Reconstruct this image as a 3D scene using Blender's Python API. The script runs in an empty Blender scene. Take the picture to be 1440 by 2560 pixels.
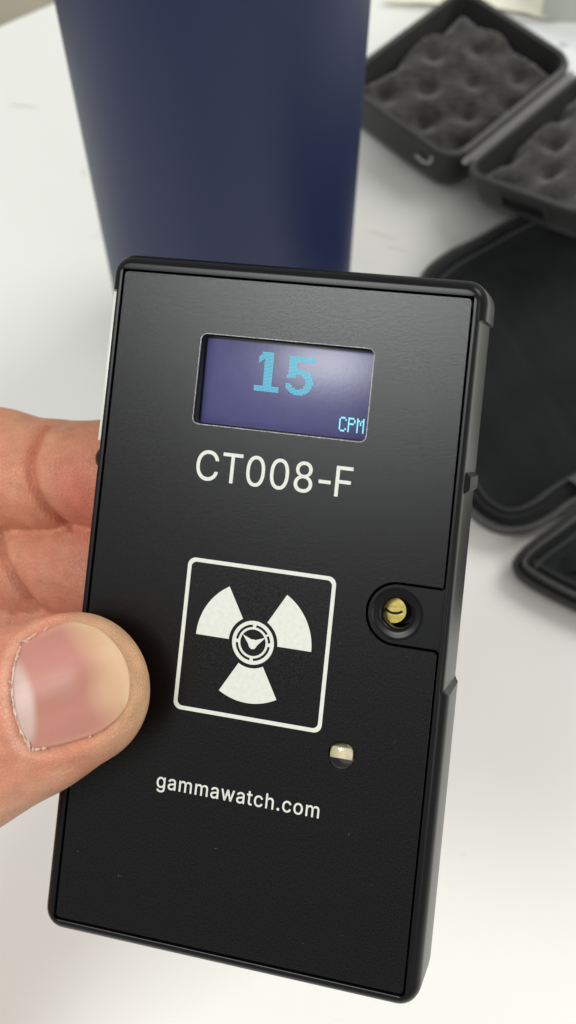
import bpy, bmesh, math, random
import numpy as np
from mathutils import Matrix, Vector

# ------------------------------------------------------------------ camera, light, exposure
S = 0.001                       # all numbers below are millimetres
SC = bpy.context.scene
COL = SC.collection
CAM_H = 350.0
cam_d = bpy.data.cameras.new('camera')
cam = bpy.data.objects.new('camera', cam_d); COL.objects.link(cam)
cam.matrix_world = Matrix(((0.99998892, -0.00470706, 0.0, 0.0), (0.00400631, 0.85111795, -0.52495922, 0.0), (0.00247101, 0.52495340, 0.85112738, CAM_H*S), (0, 0, 0, 1)))
cam_d.sensor_fit = 'VERTICAL'; cam_d.sensor_height = 36.0; cam_d.sensor_width = 36.0
cam_d.lens = 36.0*3100/2560
cam_d.shift_y = -380/2560.0
cam_d.clip_start = 0.01; cam_d.clip_end = 20
cam_d.dof.use_dof = True
cam_d.dof.focus_distance = 0.169
cam_d.dof.aperture_fstop = 32
SC.camera = cam

W = bpy.data.worlds.new('World'); SC.world = W; W.use_nodes = True
bg = W.node_tree.nodes['Background']
bg.inputs['Color'].default_value = (0.98, 1.0, 0.965, 1); bg.inputs['Strength'].default_value = 0.53

def lamp(name, loc, target, size, size_y, power, colour):
    d = bpy.data.lights.new(name, 'AREA'); d.shape = 'RECTANGLE'
    d.size = size; d.size_y = size_y; d.energy = power; d.color = colour
    o = bpy.data.objects.new(name, d); COL.objects.link(o)
    o.location = loc
    o.rotation_euler = (Vector(target)-Vector(loc)).to_track_quat('-Z', 'Y').to_euler()
    return o
lamp('ceiling_lamp', (-0.62, -0.31, 1.50), (0.0, 0.10, 0.10), 0.42, 0.42, 12.0, (0.97, 1.0, 0.99))
lamp('ceiling_lamp', (1.10, 0.85, 1.40), (0.0, 0.15, 0.05), 0.9, 0.9, 15.0, (1.0, 0.995, 0.97))  # added fill from the right back, also gives the cup's right edge its band
lamp('ceiling_lamp', (0.95, -0.85, 1.40), (0.0, 0.10, 0.05), 0.9, 0.9, 6.5, (1.0, 0.985, 0.95))  # added fill lamp to soften shadows, outside the plate's mirror directions

SC.view_settings.view_transform = 'Standard'; SC.view_settings.look = 'None'
SC.view_settings.exposure = 0.0; SC.view_settings.gamma = 1.0

# ------------------------------------------------------------------ helpers
rng = np.random.default_rng(7)

def mat(name, base, rough=0.5, spec=0.5, metal=0.0, coat=0.0, coat_rough=0.1, sheen=0.0,
        bump=None, mottle=None, emit=None, sss=0.0, transmission=0.0, ior=None, attr=None):
    """bump = (scale, strength, detail[, stretch xyz]); mottle = (scale, amount)"""
    m = bpy.data.materials.new(name); m.use_nodes = True
    nt = m.node_tree; b = nt.nodes['Principled BSDF']
    b.inputs['Base Color'].default_value = (*base, 1)
    b.inputs['Roughness'].default_value = rough
    b.inputs['Specular IOR Level'].default_value = spec
    b.inputs['Metallic'].default_value = metal
    b.inputs['Coat Weight'].default_value = coat
    b.inputs['Coat Roughness'].default_value = coat_rough
    b.inputs['Sheen Weight'].default_value = sheen
    b.inputs['Transmission Weight'].default_value = transmission
    if ior: b.inputs['IOR'].default_value = ior
    if emit:
        b.inputs['Emission Color'].default_value = (*emit[:3], 1); b.inputs['Emission Strength'].default_value = emit[3]
    if sss:
        b.inputs['Subsurface Weight'].default_value = sss
        b.inputs['Subsurface Radius'].default_value = (1.0, 0.35, 0.18)
        b.inputs['Subsurface Scale'].default_value = 0.0022
    tc = nt.nodes.new('ShaderNodeTexCoord'); src = tc.outputs['Object']
    col_out = None
    if attr:
        a = nt.nodes.new('ShaderNodeVertexColor'); a.layer_name = attr; col_out = a.outputs['Color']
    if mottle:
        n = nt.nodes.new('ShaderNodeTexNoise'); n.inputs['Scale'].default_value = mottle[0]; n.inputs['Detail'].default_value = 6
        nt.links.new(src, n.inputs['Vector'])
        mr = nt.nodes.new('ShaderNodeMapRange')
        mr.inputs['From Min'].default_value = 0.3; mr.inputs['From Max'].default_value = 0.7
        mr.inputs['To Min'].default_value = 1-mottle[1]; mr.inputs['To Max'].default_value = 1+mottle[1]
        nt.links.new(n.outputs['Fac'], mr.inputs['Value'])
        mx = nt.nodes.new('ShaderNodeMix'); mx.data_type = 'RGBA'; mx.blend_type = 'MULTIPLY'; mx.inputs['Factor'].default_value = 1
        if col_out: nt.links.new(col_out, mx.inputs['A'])
        else: mx.inputs['A'].default_value = (*base, 1)
        nt.links.new(mr.outputs['Result'], mx.inputs['B']); col_out = mx.outputs['Result']
    if col_out: nt.links.new(col_out, b.inputs['Base Color'])
    if bump:
        mp = nt.nodes.new('ShaderNodeMapping'); nt.links.new(src, mp.inputs['Vector'])
        if len(bump) > 3: mp.inputs['Scale'].default_value = bump[3]
        n = nt.nodes.new('ShaderNodeTexNoise'); n.inputs['Scale'].default_value = bump[0]; n.inputs['Detail'].default_value = bump[2]
        nt.links.new(mp.outputs['Vector'], n.inputs['Vector'])
        bp = nt.nodes.new('ShaderNodeBump'); bp.inputs['Strength'].default_value = bump[1]; bp.inputs['Distance'].default_value = 0.0003
        nt.links.new(n.outputs['Fac'], bp.inputs['Height']); nt.links.new(bp.outputs['Normal'], b.inputs['Normal'])
    return m

def obj(name, verts, faces, m, parent=None, smooth=True, angle=35):
    me = bpy.data.meshes.new(name)
    me.from_pydata([tuple(float(c)*S for c in v) for v in verts], [], [tuple(int(i) for i in f) for f in faces])
    me.validate()
    if m: me.materials.append(m)
    if smooth:
        me.polygons.foreach_set('use_smooth', [True]*len(me.polygons))
        if angle: me.set_sharp_from_angle(angle=math.radians(angle))
    o = bpy.data.objects.new(name, me); COL.objects.link(o)
    if parent: o.parent = parent
    return o

def empty(name, loc=(0, 0, 0), matrix=None):
    o = bpy.data.objects.new(name, None); COL.objects.link(o); o.empty_display_size = 0.01
    if matrix is not None: o.matrix_world = matrix
    else: o.location = [c*S for c in loc]
    return o

def tag(o, label=None, category=None, kind=None, group=None):
    if label: o['label'] = label
    if category: o['category'] = category
    if kind: o['kind'] = kind
    if group: o['group'] = group
    return o

def loft(rings, closed_ring=True, cap_start=True, cap_end=True):
    """rings: list of equal-length lists of points"""
    n = len(rings[0]); V = [p for r in rings for p in r]; F = []
    for i in range(len(rings)-1):
        for j in range(n if closed_ring else n-1):
            k = (j+1) % n
            F.append((i*n+j, i*n+k, (i+1)*n+k, (i+1)*n+j))
    if cap_start: F.append(tuple(range(n-1, -1, -1)))
    if cap_end: F.append(tuple((len(rings)-1)*n+j for j in range(n)))
    return V, F

def merge(parts):
    V = []; F = []
    for v, f in parts:
        b = len(V); V += list(v); F += [tuple(i+b for i in q) for q in f]
    return V, F

def box(x0, x1, y0, y1, z0, z1, bev=0.0):
    if bev <= 0:
        r = [(x0, y0), (x1, y0), (x1, y1), (x0, y1)]
        return loft([[(x, y, z0) for x, y in r], [(x, y, z1) for x, y in r]])
    def rr(i): return rrect(x0+i, x1-i, y0+i, y1-i, bev, 3)
    return loft([[(x, y, z0) for x, y in rr(0)], [(x, y, z1-bev) for x, y in rr(0)], [(x, y, z1-bev*.3) for x, y in rr(bev*.3)], [(x, y, z1) for x, y in rr(bev)]])

def rrect(x0, x1, y0, y1, r, n=8):
    out = []
    for cx, cy, a0 in ((x1-r, y1-r, 0), (x0+r, y1-r, 90), (x0+r, y0+r, 180), (x1-r, y0+r, 270)):
        for i in range(n+1):
            a = math.radians(a0+90*i/n); out.append((cx+r*math.cos(a), cy+r*math.sin(a)))
    return out

def tube(path, r, n=8, closed=False, rz=None):
    P = [Vector(p) for p in path]; rings = []
    N = len(P)
    up = Vector((0, 0, 1))
    for i in range(N):
        a = P[(i-1) % N] if (closed or i > 0) else P[i]
        b = P[(i+1) % N] if (closed or i < N-1) else P[i]
        t = (b-a).normalized(); s = t.cross(up)
        if s.length < 1e-4: s = Vector((1, 0, 0))
        s.normalize(); u = s.cross(t)
        rr = r[i] if isinstance(r, (list, tuple)) else r
        rings.append([P[i]+s*(rr*math.cos(2*math.pi*k/n))+u*((rz or rr)*math.sin(2*math.pi*k/n)) for k in range(n)])
    if closed:
        V, F = loft(rings, True, False, False)
        m = len(rings)
        for j in range(n):
            k = (j+1) % n; F.append(((m-1)*n+j, (m-1)*n+k, k, j))
        return V, F
    return loft(rings)

def lathe(prof, n=48, cx=0, cy=0, cap_start=False, cap_end=False):
    return loft([[(cx+r*math.cos(2*math.pi*k/n), cy+r*math.sin(2*math.pi*k/n), z) for k in range(n)] for r, z in prof], True, cap_start, cap_end)

def poly2d(name, loops, z0, z1, m, parent, bevel=0.0, smooth=True, grow=0.0):
    """flat shape with holes given by closed loops, extruded from z0 to z1"""
    cu = bpy.data.curves.new(name, 'CURVE'); cu.dimensions = '2D'; cu.fill_mode = 'BOTH'
    for L in loops:
        sp = cu.splines.new('POLY'); sp.points.add(len(L)-1); sp.use_cyclic_u = True
        for i, (x, y) in enumerate(L): sp.points[i].co = (x*S, y*S, 0, 1)
    cu.extrude = max((z1-z0)/2*S - bevel*S, 0); cu.bevel_depth = bevel*S; cu.bevel_resolution = 1
    cu.offset = (grow-bevel)*S
    t = bpy.data.objects.new('tmp', cu); COL.objects.link(t)
    bpy.context.view_layer.update()
    me = bpy.data.meshes.new_from_object(t.evaluated_get(bpy.context.evaluated_depsgraph_get()))
    bpy.data.objects.remove(t); bpy.data.curves.remove(cu)
    me.transform(Matrix.Translation((0, 0, (z0+z1)/2*S)))
    me.materials.clear(); me.materials.append(m)
    me.name = name
    o = bpy.data.objects.new(name, me); COL.objects.link(o); o.parent = parent
    if smooth:
        me.polygons.foreach_set('use_smooth', [True]*len(me.polygons)); me.set_sharp_from_angle(angle=math.radians(30))
    return o

def noise1(t, seed=0):
    return math.sin(t*1.7+seed)*.5+math.sin(t*3.1+seed*2.3)*.3+math.sin(t*7.3+seed*1.1)*.2

# ------------------------------------------------------------------ materials
M_table = mat('white_laminate', (0.785, 0.78, 0.74), rough=0.42, spec=0.35, mottle=(9, 0.015), bump=(900, 0.03, 2))
M_floor = mat('beige_floor', (0.42, 0.38, 0.29), rough=0.7, mottle=(12, 0.1))
M_case_plastic = mat('black_moulded_plastic', (0.004, 0.004, 0.0043), rough=0.28, spec=0.20, mottle=(60, 0.15))
M_plate = mat('black_anodised_plate', (0.0024, 0.0023, 0.0025), rough=0.25, spec=0.30, bump=(14000, 0.06, 1, (1, 0.45, 1)))
def sparkle(m, scale, lo, hi, stretch):
    nt = m.node_tree; b = nt.nodes['Principled BSDF']
    tc = nt.nodes.new('ShaderNodeTexCoord'); mp = nt.nodes.new('ShaderNodeMapping'); mp.inputs['Scale'].default_value = stretch
    n = nt.nodes.new('ShaderNodeTexNoise'); n.inputs['Scale'].default_value = scale; n.inputs['Detail'].default_value = 3; n.inputs['Roughness'].default_value = 0.7
    r = nt.nodes.new('ShaderNodeMapRange'); r.inputs['From Min'].default_value = 0.36; r.inputs['From Max'].default_value = 0.68
    r.inputs['To Min'].default_value = lo; r.inputs['To Max'].default_value = hi
    nt.links.new(tc.outputs['Object'], mp.inputs['Vector']); nt.links.new(mp.outputs['Vector'], n.inputs['Vector'])
    nt.links.new(n.outputs['Fac'], r.inputs['Value']); nt.links.new(r.outputs['Result'], b.inputs['Specular IOR Level'])
sparkle(M_plate, 6800, 0.13, 0.43, (1, 0.6, 1))
M_dark = mat('dark_gap_plastic', (0.004, 0.004, 0.004), rough=0.6, spec=0.3)
M_print = mat('off_white_print', (0.66, 0.665, 0.60), rough=0.55, spec=0.3, mottle=(1500, 0.05))
M_digit = mat('cyan_lit_pixels', (0.01, 0.05, 0.06), rough=0.6, spec=0.1, emit=(0.13, 0.56, 0.70, 1.15))
M_digit2 = mat('bright_cyan_lit_pixels', (0.05, 0.2, 0.25), rough=0.4, emit=(0.25, 0.85, 1.0, 0.9))
M_screen = mat('purple_tinted_glass', (0.050, 0.047, 0.145), rough=0.31, spec=0.60, bump=(1800, 0.025, 2), mottle=(500, 0.08), emit=(0.25, 0.22, 0.6, 0.06))  # purple glare of reflections on the screen painted into the base colour
M_brass = mat('brass', (0.36, 0.29, 0.085), rough=0.42, bump=(900, .15, 2), metal=1.0)
M_chip = mat('pale_ceramic', (0.72, 0.62, 0.42), rough=0.5, mottle=(900, 0.12))
M_lens = mat('clear_resin', (0.95, 0.95, 0.92), rough=0.03, transmission=1.0, ior=1.45)
M_cup = mat('navy_powder_coat', (0.011, 0.019, 0.070), rough=0.43, spec=0.31, bump=(2200, 0.12, 2))
M_fabric = mat('black_neoprene', (0.0042, 0.005, 0.0056), rough=0.7, spec=0.16, sheen=0.12, bump=(1300, 1.2, 3), mottle=(60, 0.45))
M_tape = mat('black_zip_tape', (0.014, 0.014, 0.0135), rough=0.6, spec=0.4, sheen=0.2, bump=(2500, 0.6, 2))
M_teeth = mat('black_zip_teeth', (0.07, 0.07, 0.066), rough=0.28, spec=0.8)
M_shell = mat('charcoal_case_shell', (0.013, 0.013, 0.0125), rough=0.5, spec=0.4, sheen=0.15, bump=(1500, 0.5, 2), mottle=(80, 0.2))
M_rim = mat('grey_case_rim', (0.085, 0.085, 0.074), rough=0.35, spec=0.5)
M_foam = mat('charcoal_foam', (0.037, 0.0345, 0.030), rough=1.0, spec=0.1, sheen=0.4, bump=(700, 1.6, 4), mottle=(260, 0.5))
M_hinge = mat('grey_hinge_fabric', (0.23, 0.22, 0.21), rough=0.6)
M_cream = mat('cream_paper', (0.78, 0.745, 0.62), rough=0.7, mottle=(40, 0.10))
M_paper = mat('white_paper', (0.80, 0.80, 0.80), rough=0.6, mottle=(60, 0.05))
M_ink = mat('faded_blue_ink', (0.42, 0.46, 0.55), rough=0.7)
M_box = mat('grey_green_card', (0.50, 0.53, 0.46), rough=0.6, mottle=(30, 0.06))
M_stain = mat('faint_brown_stain', (0.60, 0.58, 0.47), rough=0.5)
M_white_logo = mat('silver_badge', (0.55, 0.55, 0.55), rough=0.35, metal=0.3)
M_side_reflection = mat('pale_frosted_edge', (0.75, 0.75, 0.68), rough=0.25, spec=0.6)

# ------------------------------------------------------------------ the setting: floor and table
fl = obj('floor', *box(-3000, 3000, -3000, 3000, -760, -740), M_floor, smooth=False)
tag(fl, 'beige floor far below the table edge', None, 'structure')
# table: the straight left edge climbs to the right, the far corner is rounded
tl = []
pts = [(-260, 262), (-160, 341), (-133, 360), (-114, 373.5), (-95, 386), (-76, 398), (-52, 411), (-20, 421), (60, 430), (420, 440), (520, 420), (560, 360), (560, -420), (520, -470), (-300, -470), (-370, -420), (-400, -100), (-360, 130)]
tab = empty('table', (100, 0, -745))
def inset_pts(p, d):
    n = len(p); out = []
    for i in range(n):
        a = Vector(p[i-1]); b = Vector(p[(i+1) % n]); t = (b-a).normalized(); nn = Vector((t.y, -t.x))
        # clockwise outline: inside lies to the right
        out.append((p[i][0]+nn.x*d, p[i][1]+nn.y*d))
    return out
rings = [[(x-100, y, z+745) for x, y in inset_pts(pts, i)] for i, z in ((0.6, -28), (0, -27), (0, -2.5), (0.8, -0.8), (2.5, 0))]
rings = [list(reversed(r)) for r in rings]
obj('tabletop', *loft(rings), M_table, tab, angle=30)
M_leg = mat('grey_metal_leg', (0.4, 0.4, 0.4), rough=0.3, metal=0.8)
for lx, ly in ((480, 340), (480, -380), (-280, -380), (-230, 180)):
    obj('leg', *box(lx-100-20, lx-100+20, ly-20, ly+20, 0, 717), M_leg, tab, smooth=False)
tag(tab, 'white laminate table with a rounded far corner under everything', 'table')
# faint marks on the tabletop
def blot(name, cx, cy, rx, ry, rot, m, z=0.06):
    n = 26; r0 = []
    for k in range(n):
        a = 2*math.pi*k/n; q = 1+0.22*noise1(a*2, cx); x = rx*q*math.cos(a); y = ry*q*math.sin(a)
        r0.append((cx-100+x*math.cos(rot)-y*math.sin(rot), cy+x*math.sin(rot)+y*math.cos(rot), 745+z))
    o = obj(name, r0, [tuple(range(n))], m, tab, smooth=False)
    return o
M_faint = mat('faint_smudge', (0.66, 0.65, 0.58), rough=0.5)
M_faint2 = mat('faint_grey_smudge', (0.735, 0.74, 0.725), rough=0.45)
M_speck = mat('dark_speck', (0.12, 0.10, 0.10), rough=0.6)
blot('stain', -101, 328.5, 5.8, 0.5, -0.12, M_stain)
blot('stain', -75, 296, 0.6, 2.0, 0.3, M_faint)
blot('stain', 47.2, 61.4, 0.14, 0.14, 0, M_speck)
blot('stain', 55, 95, 0.10, 0.10, 0, M_faint)
rr = random.Random(5)
for k in range(16):
    blot('stain', rr.uniform(-100, 105), rr.uniform(40, 330), rr.uniform(.12, .3), rr.uniform(.1, .2), rr.uniform(0, 3), M_faint if k % 3 else M_stain)
blot('stain', 33, 268, 5.5, .45, -.35, M_faint); blot('stain', 38, 262, 4.0, .35, -.3, M_faint); blot('stain', -66, 268, 3.5, 2.2, .3, M_faint2)
blot('stain', 62, 72, 0.14, 0.10, 0, M_faint)

# ------------------------------------------------------------------ navy tumbler
cup = empty('tumbler', (-17.8, 226.4, 0))
R = 36.9
obj('body', *lathe([(R-4.5, 0.0), (R-2.2, 0.6), (R-0.8, 2.2), (R, 5), (R, 60), (R, 120), (R, 188), (R-0.8, 196), (R-1.5, 199)], 128, cap_start=True, cap_end=True), M_cup, cup, angle=60)
obj('rim', *lathe([(R-1.6, 199), (R-1.3, 202), (R-2.2, 203.5), (R-3.6, 203), (R-4, 199)], 96), mat('brushed_steel', (0.6, 0.6, 0.6), rough=0.3, metal=1), cup, angle=60)
lid = obj('lid', *lathe([(R-4, 199), (R-4, 205), (R-5.5, 206.5), (R-12, 206.5), (R-13, 204), (0.01, 204)], 96), M_case_plastic, cup, angle=40)
tag(cup, 'tall navy blue powder coated tumbler standing behind the black meter', 'tumbler')

# ------------------------------------------------------------------ hard case with egg foam, open in two halves
def case_half(parent, Wd, L, dep, rim_gap=0.0, seed=0, wavy=2.2, foam_h=-7.5):
    """tray in local coords: x 0..Wd across, y 0..L along the hinge, rim at z=0, bottom at -dep"""
    def ring(i, z, r): return [(x, y, z) for x, y in rrect(i, Wd-i, i, L-i, max(r-i, 0.8), 8)]
    R0 = 9
    outer = [ring(6, -dep, R0), ring(2.6, -dep+1.0, R0), ring(0.9, -dep+3.4, R0), ring(0.3, -dep+7, R0), ring(0.3, -4.0, R0), ring(-0.4, -3.4, R0), ring(-0.4, -0.9, R0), ring(0.0, -0.25, R0)]
    inner = [ring(1.8, -0.3, R0), ring(2.1, -1.2, R0), ring(2.2, -5, R0), ring(3.5, -dep+1.5, R0)]
    obj('shell', *loft(outer+inner, True, True, True), M_shell, parent, angle=30)
    rimr = [ring(0.1, -0.3, R0), ring(0.15, 0.25, R0), ring(0.6, 0.5, R0), ring(1.0, 0.2, R0), ring(1.05, -0.4, R0), ring(1.4, -0.4, R0), ring(1.45, 0.1, R0), ring(1.9, 0.2, R0), ring(2.0, -0.6, R0)]
    obj('rim', *loft(rimr, True, False, False), M_rim, parent, angle=40)
    # egg crate foam
    n = 84; V = []; F = []
    for j in range(n+1):
        for i in range(n+1):
            u = i/n; v = j/n
            x = 2.3+u*(Wd-4.6); y = 2.3+v*(L-4.6)
            # rounded corner pinch
            ex = max(0, 7-min(x-2.3, Wd-2.3-x)); ey = max(0, 7-min(y-2.3, L-2.3-y))
            e = math.hypot(ex, ey)
            if e > 7:
                k = 7/e; x = (9.3-ex*k) if x < Wd/2 else (Wd-9.3+ex*k); y = (9.3-ey*k) if y < L/2 else (L-9.3+ey*k)
            row = round((y+seed)/14.0); ph = (x+seed*1.7+(9.5 if row % 2 else 0))/19.0
            dx = (ph-round(ph))*19.0; dy = (y+seed)-row*14.0
            z = foam_h-wavy*2.4*math.exp(-(dx*dx+dy*dy)/17.0)*0.75+wavy*.3*math.cos((x+y*.3)*.37)+0.35*noise1(x*1.1+y*.8, seed)
            far = min(Wd-2.3-x, L-2.3-y); mg = 4.5+2.5*math.sin((x-y)*.16+seed)
            z -= 6.5*(max(0, min(1, 1.25-far/mg))**2)*min(1, (dep-abs(foam_h))/12)
            z -= 2.8*max(0, 1-min(x-2.3, Wd-2.3-x, y-2.3, L-2.3-y)/3.5)
            V.append((x, y, z))
    for j in range(n):
        for i in range(n):
            a = j*(n+1)+i; F.append((a, a+1, a+n+2, a+n+1))
    obj('foam', V, F, M_foam, parent, angle=0)

hdir = Vector((39, 39, 0)).normalized()         # along the hinge
odir = Vector((-hdir.y, hdir.x, 0))              # away from the hinge, to the back left
case = empty('hard_case', (43, 322, 0))
B = Vector((57, 284, 20))
# left half: local x runs from hinge outwards (odir), y along hinge
def half_matrix(origin, xdir, ydir, zdir):
    m = Matrix.Identity(4)
    for i, v in enumerate((xdir, ydir, zdir)):
        for k in range(3): m[k][i] = v[k]
    for k in range(3): m[k][3] = origin[k]*S
    return m
def group_under(parent, before, matrix):
    """bake a local frame into meshes made since 'before'"""
    for o in list(COL.objects):
        if o.name in before: continue
        if o.type == 'MESH':
            o.data.transform(matrix)
def snapshot(): return {o.name for o in COL.objects}
case_inv = Matrix.Translation(-Vector((43, 322, 0))*S)
snap = snapshot()
Wd, Lh = 56, 69.5
case_half(case, Wd, Lh, 20, seed=3, foam_h=-5.0)
# latch badge: part of a pale ring printed on the outer wall near the front corner
path = []
for k in range(15):
    a = math.radians(150+k*11); path.append((13.5+4.6*math.cos(a), -0.6, -5.4+4.0*math.sin(a)*0.8))
obj('badge', *tube(path, 0.7, 6, rz=0.45), M_white_logo, case)
Zx = Vector((0, 0, 1))
group_under(case, snap, case_inv @ half_matrix(B, odir, hdir, Zx))
for o in COL.objects:
    if o.name not in snap and o.type == 'MESH': o.data.flip_normals()
# right half, leaning: rises away from the hinge
snap = snapshot()
case_half(case, 54, Lh, 15, seed=8.5, foam_h=-5.0)
obj('latch_frame', *merge([box(18, 38, -1.0, 0.4, -8.6, -7.9), box(18, 38, -1.0, 0.4, -3.4, -2.7), box(18, 19, -1.0, 0.4, -7.9, -3.4), box(37, 38, -1.0, 0.4, -7.9, -3.4)]), M_shell, case, smooth=False)
obj('latch_slot', *box(19, 37, -0.35, 0.3, -7.9, -3.4), M_dark, case, smooth=False)
ang = math.radians(22)
x2 = -odir*math.cos(ang)+Zx*math.sin(ang); z2 = odir*math.sin(ang)+Zx*math.cos(ang)
B2 = B - odir*3.4 + Vector((0, 0, -0.5)) - hdir*0.8
group_under(case, snap, case_inv @ half_matrix(B2, x2, hdir, z2))
# hinge strip between the halves
hp = []
for k in range(7):
    t = k/6; c = B - odir*(0.6+2.4*t) + Vector((0, 0, -1.2-1.3*math.sin(math.pi*t)))
    hp.append([(c+hdir*(4+q*(Lh-8)/10))-Vector((43, 322, 0)) for q in range(11)])
obj('hinge', *loft(hp, False, False, False), M_hinge, case)
tag(case, 'small black hard case lying open with grey egg crate foam in both halves', 'hard case')

# ------------------------------------------------------------------ soft zip pouch (open fabric case)
def spline_closed(P, n):
    P = [Vector(p) for p in P]; N = len(P); out = []
    for i in range(N):
        p0, p1, p2, p3 = P[i-1], P[i], P[(i+1) % N], P[(i+2) % N]
        for k in range(n):
            t = k/n
            out.append(0.5*((2*p1)+(p2-p0)*t+(2*p0-5*p1+4*p2-p3)*t*t+(3*p1-p0-3*p2+p3)*t**3))
    return out
def inset_ring(P, d):
    """P: list of 2D Vectors ccw, inward offset"""
    N = len(P); out = []
    for i in range(N):
        t = (P[(i+2) % N]-P[i-2]).normalized(); out.append(P[i]+Vector((-t.y, t.x))*d)
    return out
def pouch_shell(parent, outline, rim_z, floor_z, org, tooth=(-0.35, -1.7), base_in=5, tilt=None, name='shell', floor_wave=0.6, rim_lift=None):
    P = spline_closed(outline, 8)
    P = [Vector((p.x, p.y)) for p in P]
    area = sum(P[i-1].x*P[i].y-P[i].x*P[i-1].y for i in range(len(P)))
    if area < 0: P.reverse()
    O = Vector(org)
    def ring(d, z):
        Q = inset_ring(P, d)
        return [(q.x-O.x, q.y-O.y, z+(rim_lift(q)*min(1, max(0, z/rim_z)) if rim_lift else 0)) for q in Q]
    rz = rim_z
    rings = [ring(base_in, 0.1), ring(1.4, rz*.12), ring(0.5, rz*.28), ring(0.1, rz*.5), ring(0.0, rz-2.6), ring(0.6, rz-1.9), ring(1.8, rz-1.7), ring(2.2, rz-1.2), ring(3.0, rz-0.4), ring(3.9, rz-0.7), ring(4.6, rz-1.6), ring(6.6, rz-1.4), ring(7.2, (floor_z+rz)/2), ring(8.2, floor_z+1.1), ring(10.0, floor_z+0.4)]
    # floor: shrink towards centroid
    c = sum(P, Vector((0, 0)))/len(P)
    last = [Vector((v[0]+O.x, v[1]+O.y)) for v in rings[-1]]
    for t in (.93, .86, .78, .7, .6, .5, .4, .3, .2, .1, .03):
        r = []
        for q in last:
            w = c+(q-c)*t
            r.append((w.x-O.x, w.y-O.y, floor_z+floor_wave*2.2*(noise1(w.x*.12+w.y*.05, 2)*.5+noise1(w.y*.13-w.x*.06, 5)*.5+.6*abs(math.sin(w.x*.05+w.y*.045)))*(1-abs(2*t-1)*.3)+0.4))
        rings.append(r)
    obj(name, *loft(rings), M_fabric, parent, angle=50)
    cord = [(q.x-O.x, q.y-O.y, rz-2.3+(rim_lift(q) if rim_lift else 0)) for q in inset_ring(P, 0.25)]
    obj('zip_tape', *tube(cord, 0.95, 8, closed=True), M_tape, parent)
    cord2 = [(q.x-O.x, q.y-O.y, rz-0.9+(rim_lift(q)*.95 if rim_lift else 0)) for q in inset_ring(P, 6.0)]
    obj('piping', *tube(cord2, 0.5, 8, closed=True), M_tape, parent)
    # teeth along the outside of the rim
    parts = []; acc = 0.0
    Q = inset_ring(P, tooth[0])
    for i in range(len(Q)):
        a, b = Q[i], Q[(i+1) % len(Q)]; L = (b-a).length; t = (b-a)/max(L, 1e-6); nn = Vector((-t.y, t.x))
        while acc < L:
            p = a+t*acc; h = rz+tooth[1]+(rim_lift(p) if rim_lift else 0)
            v = []
            for (s, w, z) in ((-.36, -.7, -.9), (.36, -.7, -.9), (.36, .7, -.9), (-.36, .7, -.9), (-.3, -.5, .9), (.3, -.5, .9), (.3, .5, .9), (-.3, .5, .9)):
                q = p+t*s+nn*w; v.append((q.x-O.x, q.y-O.y, h+z))
            parts.append((v, [(0, 3, 2, 1), (4, 5, 6, 7), (0, 1, 5, 4), (1, 2, 6, 5), (2, 3, 7, 6), (3, 0, 4, 7)]))
            acc += 1.35
        acc -= L
    te = obj('zip_teeth', *merge(parts), M_teeth, parent, smooth=False); te['kind'] = 'stuff'
    return P
po = (85, 200, 0)
pouch = empty('zip_pouch', po)
big = [(44.2, 240), (47, 246.5), (52, 251.5), (59, 256.5), (72, 261.8), (84.3, 264.6), (98, 266), (118, 267), (140, 262), (150, 248), (151, 210), (142, 178), (124, 167), (106, 165.5), (94, 165), (86, 161), (79, 155.8), (72, 152.3), (65, 151.8), (59, 154.5), (54, 160), (50, 170), (47, 189), (44.8, 212), (43.6, 228)]
def lift(q):
    a = min(1, max(0, (q[0]-58)/34)); b = min(1, max(0, (q[1]-215)/45))
    return 13.5*a*a*(3-2*a)*b*b*(3-2*b)
pouch_shell(pouch, big, 10, 3.2, po, base_in=2.2, rim_lift=lift)
small = [(92, 160), (86, 157.5), (79, 152.5), (73.5, 148.5), (69.5, 145), (67.2, 141.3), (68.3, 138), (72.6, 134.4), (80, 130), (88, 126), (102, 120), (122, 114), (142, 118), (152, 134), (150, 152), (134, 160), (110, 162)]
pouch_shell(pouch, small, 8.5, 5.6, po, base_in=1.5, floor_wave=1.0, tooth=(2.4, -0.1))
# spine and puller tab where the halves meet
sp = []
for k in range(9):
    t = k/8
    sp.append([(85+6*t+12*q-85, 168-8*t+6*q-200, 9.5+3*math.sin(math.pi*t)+2*q-1*t) for q in (0, .25, .5, .75, 1)])
obj('pull_tab', *loft(sp, False, False, False), mat('dark_grey_webbing', (0.09, 0.085, 0.08), rough=0.8, bump=(1200, .6, 2)), pouch)
tag(pouch, 'soft black zip pouch lying open at the right, below the hard case', 'pouch')

# ------------------------------------------------------------------ papers and box at the top right
def sheet(name, quad, m, lift=0.0, wav=0.8, n=14):
    cx = sum(p[0] for p in quad)/4; cy = sum(p[1] for p in quad)/4
    V = []; F = []
    for j in range(n+1):
        for i in range(n+1):
            u = i/n; v = j/n
            x = (quad[0][0]*(1-u)+quad[1][0]*u)*(1-v)+(quad[3][0]*(1-u)+quad[2][0]*u)*v
            y = (quad[0][1]*(1-u)+quad[1][1]*u)*(1-v)+(quad[3][1]*(1-u)+quad[2][1]*u)*v
            V.append((x-cx, y-cy, lift+wav*(1+noise1(x*.11+y*.07, 3)*0.9)))
    for j in range(n):
        for i in range(n):
            a = j*(n+1)+i; F.append((a, a+1, a+n+2, a+n+1))
    r = empty(name, (cx, cy, 0)); o = obj('page', V, F, m, r)
    md = o.modifiers.new('t', 'SOLIDIFY'); md.thickness = 0.0002
    return r
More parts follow.
